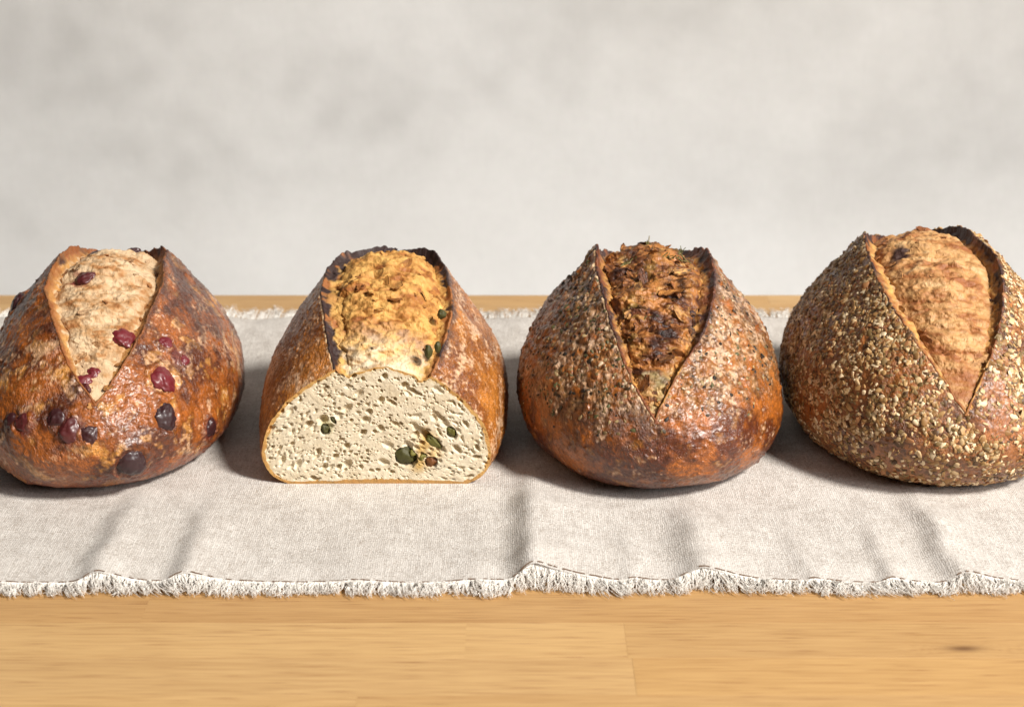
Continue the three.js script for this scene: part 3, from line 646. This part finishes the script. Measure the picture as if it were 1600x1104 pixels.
  const pit = (x0, y0) => {
    const x = x0 + 0.0009 * n3(x0 * 300, y0 * 300, 1) + 0.0003 * n3(x0 * 900, y0 * 900, 3), y = y0 + 0.0009 * n3(x0 * 300, y0 * 300, 7) + 0.0003 * n3(x0 * 900, y0 * 900, 5);
    let d = 0;
    for (const [hx, hy, a, b, g, k] of grid.get(Math.floor(x / 0.004) * 1000 + Math.floor(y / 0.004)) ?? []) {
      const c = Math.cos(g), e = Math.sin(g), u = ((x - hx) * c + (y - hy) * e) / a, v = (-(x - hx) * e + (y - hy) * c) / b, q = u * u + v * v;
      if (q < 1) d = Math.max(d, (b * 1.8 * k + 0.0001) * Math.pow(1 - q, 0.8));
    }
    return d;
  };
  const face = (f0, f1, n, name, mat, col) => {
    const rows = n + 1, pos = new Float32Array(rows * J * 3), cl = new Float32Array(rows * J * 3), uv = new Float32Array(rows * J * 2);
    for (let k = 0; k < rows; k++) for (let j = 0; j < J; j++) {
      const th = j / J * 2 * Math.PI - Math.PI, r = Math.max(0, out[j] - lerp(f0(th), f1(th, out[j]), k / n)), x = OX + Math.cos(th) * r, y = OY + Math.sin(th) * r, o = k * J + j;
      const inner = sstep(0.0003, 0.0025, out[j] - r);
      const z = ZC - inner * (pit(x, y) + 0.0007 * fbm(x * 90, y * 90, 3, 2) + 0.0004 * fbm(x * 330, y * 330, 9, 2));
      pos.set([x, y, z], o * 3); cl.set(col(x, y, out[j] - r), o * 3); uv.set([x / TILE, y / TILE], o * 2);
    }
    part(name, gridGeometry(pos, cl, uv, flipped(gridIndex(rows, J, true))), mat, root, name === 'cut_face' ? 'open white crumb full of holes' : undefined);
  };
  const thick = (th) => { const up = sstep(0.5, 1.1, Math.sin(th) * 1.0 + 0.0), lo = Math.sin(th) < -0.5 ? 0.0012 : 0; return 0.0029 + lo - 0.0018 * up + 0.0014 * n3(Math.cos(th) * 16, Math.sin(th) * 16, 5) + 0.0006 * n3(Math.cos(th) * 60, Math.sin(th) * 60, 5); };
  face(() => 0, thick, 6, 'crust_edge', bread({ roughness: 0.6, bumpScale: 0.0005 }), (x, y, d) => { const b = fbm(x * 160, y * 160, 3, 3); return mix3(mix3([0.42, 0.19, 0.05], [0.66, 0.40, 0.13], clamp(0.55 + b)), [0.2, 0.08, 0.02], clamp((y < 0.006 ? 0.35 : 0) + 0.9 * b - 0.1)); });
  face(thick, (th, o) => o, 150, 'cut_face', bread({ roughness: 0.62, bumpScale: 0.0004 }), (x, y, d) => {
    const b = fbm(x * 60, y * 60, 6, 3), c = fbm(x * 220, y * 220, 2, 2);
    let k = mix3([0.76, 0.66, 0.49], [0.60, 0.48, 0.31], clamp(0.3 + 0.8 * b + 0.4 * c));
    k = mix3(k, [0.62, 0.42, 0.16], clamp(0.9 - d / 0.005 + 0.8 * b) * 0.55);
    const ol = Math.exp(-(((x - 0.034) / 0.015) ** 2) - (((y - 0.021) / 0.011) ** 2)) + Math.exp(-(((x - 0.041) / 0.009) ** 2) - (((y - 0.037) / 0.013) ** 2)) * 0.9;
    k = mix3(k, [0.52, 0.30, 0.05], clamp(1.7 * ol * (0.7 + 1.3 * b) - 0.35) * 0.8);
    return mix3(k, [0.5, 0.48, 0.16], clamp(1.5 * Math.exp(-(((x + 0.038) / 0.006) ** 2) - (((y - 0.048) / 0.008) ** 2)) - 0.4) * 0.5);
  });
  const flesh = [[0.055, 0.05, 0.008], [0.16, 0.14, 0.02], [0.15, 0.05, 0.008], [0.10, 0.09, 0.012]].map((c) => new THREE.MeshPhysicalMaterial({ color: new THREE.Color().setRGB(...c), roughness: 0.6, bumpMap: crumbBump, bumpScale: 0.001 }));
  [[21.5, 22, 8.6, 7.4, 5, -0.5, 0], [28, 25, 4.2, 3.2, 4.4, -0.4, 1], [41.7, 18, 4.9, 4.6, 3.6, 0, 2], [35, 22, 4, 3, 3.4, 0.9, 1], [44, 34.5, 8, 3.1, 2.8, -0.77, 3], [-39.5, 45, 3.3, 4.6, 3.2, 0.2, 0], [-33, 53.5, 1.5, 3.2, 2, 0.4, 0], [58, 42.5, 4.6, 3, 2.6, -1, 3]].forEach(([x, y, a, b, c, g, k], i) => {
    const o = part('olive_piece', pebble(a / 1000, b / 1000, c / 1000, 0.55, i * 5 + 2, 5), flesh[k], root);
    o.position.set(x / 1000, y / 1000, ZC - c / 1000 * 0.85 - 0.0003); o.rotation.z = g;
  });
  [[41, 107, 106, 3.2, 5.5], [48, 109, 101, 2.4, 4.6], [50, 125, 70, 3.5, 4]].forEach(([x, y, z, a, b], i) => {
    const o = part('olive_piece', pebble(a / 1000, b / 1000, a / 1000, 0.4, i * 3 + 20, 4), flesh[0], root);
    o.position.set(x / 1000, y / 1000, z / 1000);
  });
}

// ---- loaf 3: herbs
{
  const s = SHAPES.herb, root = thing('bread_loaf', 'dark amber loaf with herb sprigs and torn caramel flakes in its split top', 'bread', s.at);
  const seedy = (x, y, z) => sstep(0.045, 0.085, y - 0.15 * Math.max(0, z - 0.06) + 0.014 * fbm(x * 40, y * 40, z * 40, 2) + (x > 0 ? 0.0 : 0.012));
  const spec = {
    shape: s,
    L: [[-6, 66, 156], [-11, 72, 152], [-18, 82, 143], [-27, 95, 127], [-34, 108, 107], [-40, 120, 82], [-45, 133, 49], [-47, 139, 11], [-45, 138, -26], [-38, 130, -62]],
    R: [[-6, 66, 156], [-4, 73, 151], [4, 85, 142], [14, 97, 127], [28, 108, 109], [39, 119, 86], [47, 129, 56], [51, 136, 25], [50, 138, -4], [46, 136, -34], [36, 130, -64]], rear: [0, 112, -112],
    ear: (t, side) => 0.0012 + 0.007 * sstep(0.05, 0.5, t) + (side < 0 ? 0.008 * Math.exp(-(((t - 0.60) / 0.06) ** 2)) : 0.004 * Math.exp(-(((t - 0.64) / 0.09) ** 2))), inset: (t, side) => (side < 0 ? 0.009 : 0.012), depth: (t) => 0.004 * sstep(0, 0.15, t), bulge: 0.005, torn: 0.004,
    disp: (x, y, z) => { const k = seedy(x, y, z); return 0.0006 * pimple(x, y, z) + 0.0035 * fbm(x * 20 + 15, y * 20, z * 20, 2) + 0.0012 * fbm(x * 80, y * 80, z * 80, 2) + (0.0006 + 0.0012 * k) * fbm(x * 230, y * 230, z * 230, 2) + 0.0008 * blister(x, y, z, 200, 0.35) + 0.0013 * k * blister(x, y, z, 130, 0.75); },
    crust: (x, y, z, q, t, side) => {
      const a = fbm(x * 22 + 18, y * 22, z * 22, 4), b = fbm(x * 90 + 3, y * 90, z * 90, 3), c = fbm(x * 320, y * 320, z * 320, 2), sd = seedy(x, y, z);
      let k = mix3([0.36, 0.125, 0.02], [0.10, 0.026, 0.008], clamp(0.52 + 2.6 * a + 1.8 * b));
      k = mix3(k, [0.60, 0.30, 0.06], clamp(2.4 * (b - 0.2 + 0.3 * a)) * 0.6);
      const [, , id] = cells(x * 210, y * 210, z * 210);
      k = mix3(k, id < 0.35 ? [0.13, 0.085, 0.035] : id < 0.7 ? [0.27, 0.17, 0.075] : [0.40, 0.26, 0.12], sd * 0.75 * clamp(0.7 + 1.5 * b));
      k = mix3(k, [0.62, 0.49, 0.40], clamp(3.4 * (0.28 * sd + 0.5 * fbm(x * 34 + 90, y * 34, z * 34, 2) + 0.6 * b + 0.6 * c - 0.30)) * 0.8);
      k = mix3(k, [0.06, 0.02, 0.012], clamp(3 * (b * 0.8 + a * 0.5 - 0.36 + 0.1 * sd)) * 0.8);
      if (q < 0.007) k = mix3(k, [0.07, 0.028, 0.018], clamp(1.1 - q / 0.006 + b) * (side > 0 ? 0.75 : 0.3) * sstep(0.15, 0.4, t));
      if (q < 0.0016 && side < 0) k = mix3(k, [0.74, 0.62, 0.46], clamp(0.6 + 2.5 * n3(x * 420, y * 420, z * 420)));
      return k.map((v, j) => v * TONE[j] * (1 + 0.6 * c + 0.55 * n3(x * 850, y * 850, z * 850)));
    },
    edge: (x, y, z, u, t, side) => {
      const b = 1.25 * fbm(x * 70, y * 70, z * 70, 4);
      let k = mix3([0.20, 0.06, 0.02], [0.60, 0.30, 0.07], clamp(u * 1.2 + 1.3 * b - 0.05));
      return mix3(k, [0.045, 0.016, 0.014], clamp(2.6 * (0.5 - u * 0.8 + 1.2 * b)) * sstep(0.08, 0.3, t));
    },
    crumbDisp: (x, y, z, t) => 1.5 * crumbRelief(x, y, z, 23),
    crumb: (x, y, z, t, w) => {
      const a = fbm(x * 40 + 2, y * 60, z * 60 + 8, 4), b = fbm(x * 95 + 7, y * 150, z * 150, 3);
      let k = mix3([0.42, 0.165, 0.04], [0.13, 0.038, 0.011], clamp(0.58 + 2.2 * a + 1.5 * b));
      k = mix3(k, [0.60, 0.31, 0.09], clamp(4 * (b - 0.5 * a - 0.13)) * 0.85);
      k = mix3(k, [0.035, 0.012, 0.008], clamp(4 * (a + 0.4 * b - 0.15)));
      k = mix3(k, [0.62, 0.48, 0.22], clamp(1.3 - t / 0.13 + b) * 0.7);
      return mix3(k, [0.16, 0.13, 0.03], clamp(3 * (fbm(x * 60 + 30, y * 60, z * 60, 3) - 0.2)) * 0.5);
    },
  };
  const m = makeLoaf(spec, root);
  part('crust', m.crust, bread({ roughness: 0.48, clearcoat: 0.5, clearcoatRoughness: 0.3 }), root);
  part('torn_edge', m.torn, bread({ roughness: 0.7 }), root);
  part('crumb', m.crumb, bread({ roughness: 0.62, bumpScale: 0.0009 }), root, 'dark caramel crumb in the split top');
  shreds(m, spec, root, 190, 35, bread({ roughness: 0.65 }), 1, 0.25);
  const R = rng(301);
  const places = scatter(m.crust, 9000, (p, n) => { const k = seedy(p.x, p.y, p.z); return p.z > -0.1 && R() < k * (p.x < 0 ? 0.6 : 0.22); }, R);
  const tones = [[0.02, 0.013, 0.008], [0.05, 0.03, 0.012], [0.16, 0.10, 0.04], [0.32, 0.22, 0.10], [0.50, 0.38, 0.24], [0.22, 0.12, 0.05], [0.09, 0.085, 0.03]];
  sow(root, places, [pebble(0.52, 0.16, 0.3, 0.6, 3, 1), pebble(0.5, 0.12, 0.42, 0.8, 6, 1)], tones, 'seed', (o, r) => 0.0024 + 0.0028 * r() * r() + 0.0008 * r(), R, 260, (o, r) => (o.p.x > 0 ? (r() < 0.25 ? 0 : Math.floor(r() * 7)) : Math.floor(r() * 7)));
  // torn flakes standing off the crumb
  const flakeMat = [[0.60, 0.32, 0.10], [0.44, 0.19, 0.05], [0.70, 0.44, 0.18], [0.14, 0.05, 0.02]].map((c) => bread({ roughness: 0.6, color: new THREE.Color().setRGB(...c.map((v) => v * 1.3)) }));
  [[11, 140, 58, 15, 9, 1, 0.6, 0.2], [21, 146, 38, 13, 5, 0, 0.4, -0.5], [-10, 143, 44, 8, 4, 3, 0.5, 0.3]].forEach(([x, y, z, w, l, c, rx, rz], i) => {
    const o = part('flake', flake(w / 1000, l / 1000, i * 2.7 + 1), flakeMat[c], root);
    o.position.set(x / 1000, y / 1000 + 0.004, z / 1000 + 0.002); o.rotation.set(rx, i * 0.9, rz);
  });
  // sprigs: a stem with needle leaves
  const leafMat = new THREE.MeshPhysicalMaterial({ color: new THREE.Color().setRGB(0.12, 0.115, 0.03), roughness: 0.6 }), stemMat = new THREE.MeshPhysicalMaterial({ color: new THREE.Color().setRGB(0.25, 0.2, 0.07), roughness: 0.7 });
  const tube = (a, b, c, r) => new THREE.TubeGeometry(new THREE.QuadraticBezierCurve3(a, b, c), 7, r, 5);
  [[-1, 149, -24, 1.4, 11, 4], [0, 150, 8, -0.3, 18, 9], [-26, 146, 14, 0.4, 16, 8], [14, 149, 2, 2.4, 16, 7], [32, 146, 6, 2.9, 13, 6], [-8, 134, 70, 0.9, 13, 6], [-17, 135, 60, 2.2, 10, 5], [6, 149, -8, 0.2, 10, 5], [22, 147, -8, 1.1, 10, 5], [-14, 124, 88, 0.4, 11, 4]].forEach(([x, y, z, g, len, n], i) => {
    const o = new THREE.Group(); o.name = 'herb_sprig'; o.position.set(x / 1000, y / 1000, z / 1000); root.add(o);
    const L = len / 1000, up = i === 0, dir = up ? V(0.08, 1, -0.1) : V(Math.cos(g), 0.12, -Math.sin(g)), end = dir.clone().multiplyScalar(L);
    part('stem', tube(V(0, 0, 0), end.clone().multiplyScalar(0.5).add(V(0, 0.0012, 0)), end, 0.00042), stemMat, o);
    for (let k = 0; k < n; k++) {
      const b0 = end.clone().multiplyScalar(up ? 0.1 * R() : (k + 0.5) / n), d = V(R() - 0.5, 0.15 + 0.5 * R(), R() - 0.5).normalize().add(dir.clone().multiplyScalar(0.6)).multiplyScalar(0.003 + 0.003 * R());
      part('leaf', tube(b0, b0.clone().addScaledVector(d, 0.5).add(V(0, 0.0007, 0)), b0.clone().add(d), 0.00032 + 0.0002 * R()), leafMat, o);
    }
  });
}

// ---- loaf 4: seeds
{
  const s = SHAPES.seed, root = thing('bread_loaf', 'loaf coated all over in pale toasted seeds, at the right edge', 'bread', s.at, 0);
  const bare = (x, y, z) => clamp(1.2 * blob(x, y, z, [0.016, 0.066, 0.155], 0.017) + 0.9 * blob(x, y, z, [0.036, 0.05, 0.147], 0.018) + blob(x, y, z, [0.02, 0.09, 0.143], 0.010) + 0.9 * fbm(x * 90, y * 90, z * 90, 2) - 0.08);
  const spec = {
    shape: s,
    L: [[-5, 71, 158], [-13, 81, 151], [-23, 96, 136], [-35, 108, 118], [-45, 120, 96], [-54, 133, 64], [-58, 144, 24], [-55, 149, -14], [-52, 146, -48], [-42, 138, -78]],
    R: [[-5, 71, 158], [2, 83, 150], [13, 98, 135], [27, 115, 112], [36, 128, 89], [42, 139, 65], [43, 148, 38], [38, 153, 8], [34, 150, -26], [26, 145, -60]], rear: [-8, 122, -116],
    ear: (t, side) => 0.0012 + 0.0075 * sstep(0.05, 0.5, t) + (side < 0 ? 0.004 * sstep(0.45, 0.6, t) : 0), inset: (t, side) => (side < 0 ? 0.011 : 0.008), depth: (t) => 0.0045 * sstep(0, 0.15, t), bulge: 0.0035,
    disp: (x, y, z) => 0.0038 * fbm(x * 18 + 25, y * 18, z * 18, 2) + 0.0012 * fbm(x * 80, y * 80, z * 80, 2) + 0.0011 * fbm(x * 230, y * 230, z * 230, 2) + 0.0008 * blister(x, y, z, 180, 0.5) * (1 - bare(x, y, z)),
    crust: (x, y, z, q, t, side) => {
      const a = fbm(x * 22 + 28, y * 22, z * 22, 4), b = fbm(x * 90 + 13, y * 90, z * 90, 3), c = fbm(x * 320, y * 320, z * 320, 2);
      let k = mix3([0.30, 0.125, 0.032], [0.11, 0.042, 0.013], clamp(0.45 + 1.9 * a + 1.4 * b));
      k = mix3(k, [0.46, 0.25, 0.075], clamp(2.4 * (b - 0.16)) * 0.6);
      k = mix3(k, [0.46, 0.22, 0.12], clamp(bare(x, y, z) + 0.8 * c) * 0.6);
      if (q < 0.005) k = mix3(k, [0.06, 0.025, 0.016], clamp(1.1 - q / 0.0045 + b) * (side > 0 ? 0.8 : 0.3) * sstep(0.15, 0.4, t));
      if (q < 0.0016 && side < 0) k = mix3(k, [0.74, 0.62, 0.46], clamp(0.6 + 2.5 * n3(x * 420, y * 420, z * 420)));
      return k.map((v, j) => v * TONE[j] * (1 + 0.6 * c + 0.55 * n3(x * 850, y * 850, z * 850)));
    },
    edge: (x, y, z, u, t, side) => {
      const b = 1.25 * fbm(x * 70, y * 70, z * 70, 4);
      let k = mix3([0.27, 0.085, 0.02], [0.64, 0.35, 0.10], clamp(u * 1.3 + 1.2 * b));
      return mix3(k, [0.05, 0.018, 0.014], clamp(2.4 * (0.42 - u * 1.1 + 1.2 * b + (side > 0 ? 0.22 : -0.05) + 0.35 * sstep(0.55, 0.75, t))) * sstep(0.08, 0.3, t));
    },
    crumbDisp: (x, y, z, t) => crumbRelief(x, y, z, 37),
    crumb: (x, y, z, t, w) => {
      const a = fbm(x * 26 + 2, y * 70, z * 70 + 18 - x * 18, 4), b = fbm(x * 70 + 7, y * 180, z * 180, 3);
      let k = mix3([0.55, 0.30, 0.115], [0.34, 0.125, 0.032], clamp(0.45 + 1.8 * a + 1.3 * b));
      k = mix3(k, [0.66, 0.43, 0.21], clamp(3 * (b - 0.6 * a - 0.13)) * 0.7);
      k = mix3(k, [0.30, 0.10, 0.03], clamp(3 * (a + 0.8 * b - 0.22)) * 0.9);
      return mix3(k, [0.05, 0.018, 0.012], clamp(3 * (blob(x, y, z, [-0.029, 0.155, 0.018], 0.010) + 0.8 * blob(x, y, z, [-0.042, 0.15, 0.03], 0.007)) * (0.8 + b) - 0.8));
    },
  };
  const m = makeLoaf(spec, root);
  part('crust', m.crust, bread({ roughness: 0.5, clearcoat: 0.5, clearcoatRoughness: 0.36 }), root);
  part('torn_edge', m.torn, bread({ roughness: 0.75 }), root);
  part('crumb', m.crumb, bread({ roughness: 0.8, bumpScale: 0.0009 }), root, 'tan ridged crumb bulging out of the scored top');
  shreds(m, spec, root, 44, 46, bread({ roughness: 0.85 }));
  const R = rng(404);
  const places = scatter(m.crust, 84000, (p, n) => p.y > 0.003 && p.z > -0.12 && R() < (1 - bare(p.x, p.y, p.z)) * clamp(0.66 + 1.8 * fbm(p.x * 55, p.y * 55, p.z * 55, 3), 0.15, 1) * (p.y < 0.045 + 0.02 * fbm(p.x * 30, 5, p.z * 30, 2) ? 0.32 : 0.62), R);
  const tones = [[0.74, 0.58, 0.37], [0.60, 0.42, 0.22], [0.44, 0.26, 0.10], [0.29, 0.15, 0.05], [0.20, 0.125, 0.045], [0.36, 0.16, 0.06], [0.10, 0.05, 0.02]];
  sow(root, places, seedShapes, tones, 'seed', (o, r) => 0.0024 + 0.0018 * r() + 0.0042 * Math.pow(r(), 4), R, 300, (o, r) => { const w = clamp(r() - 0.45 * fbm(o.p.x * 70 + 4, o.p.y * 70, o.p.z * 70, 2), 0, 0.999); return w < 0.14 ? 0 : w < 0.30 ? 1 : w < 0.48 ? 2 : w < 0.67 ? 3 : w < 0.82 ? 4 : w < 0.92 ? 5 : 6; });
}
renderer.render(scene, camera);
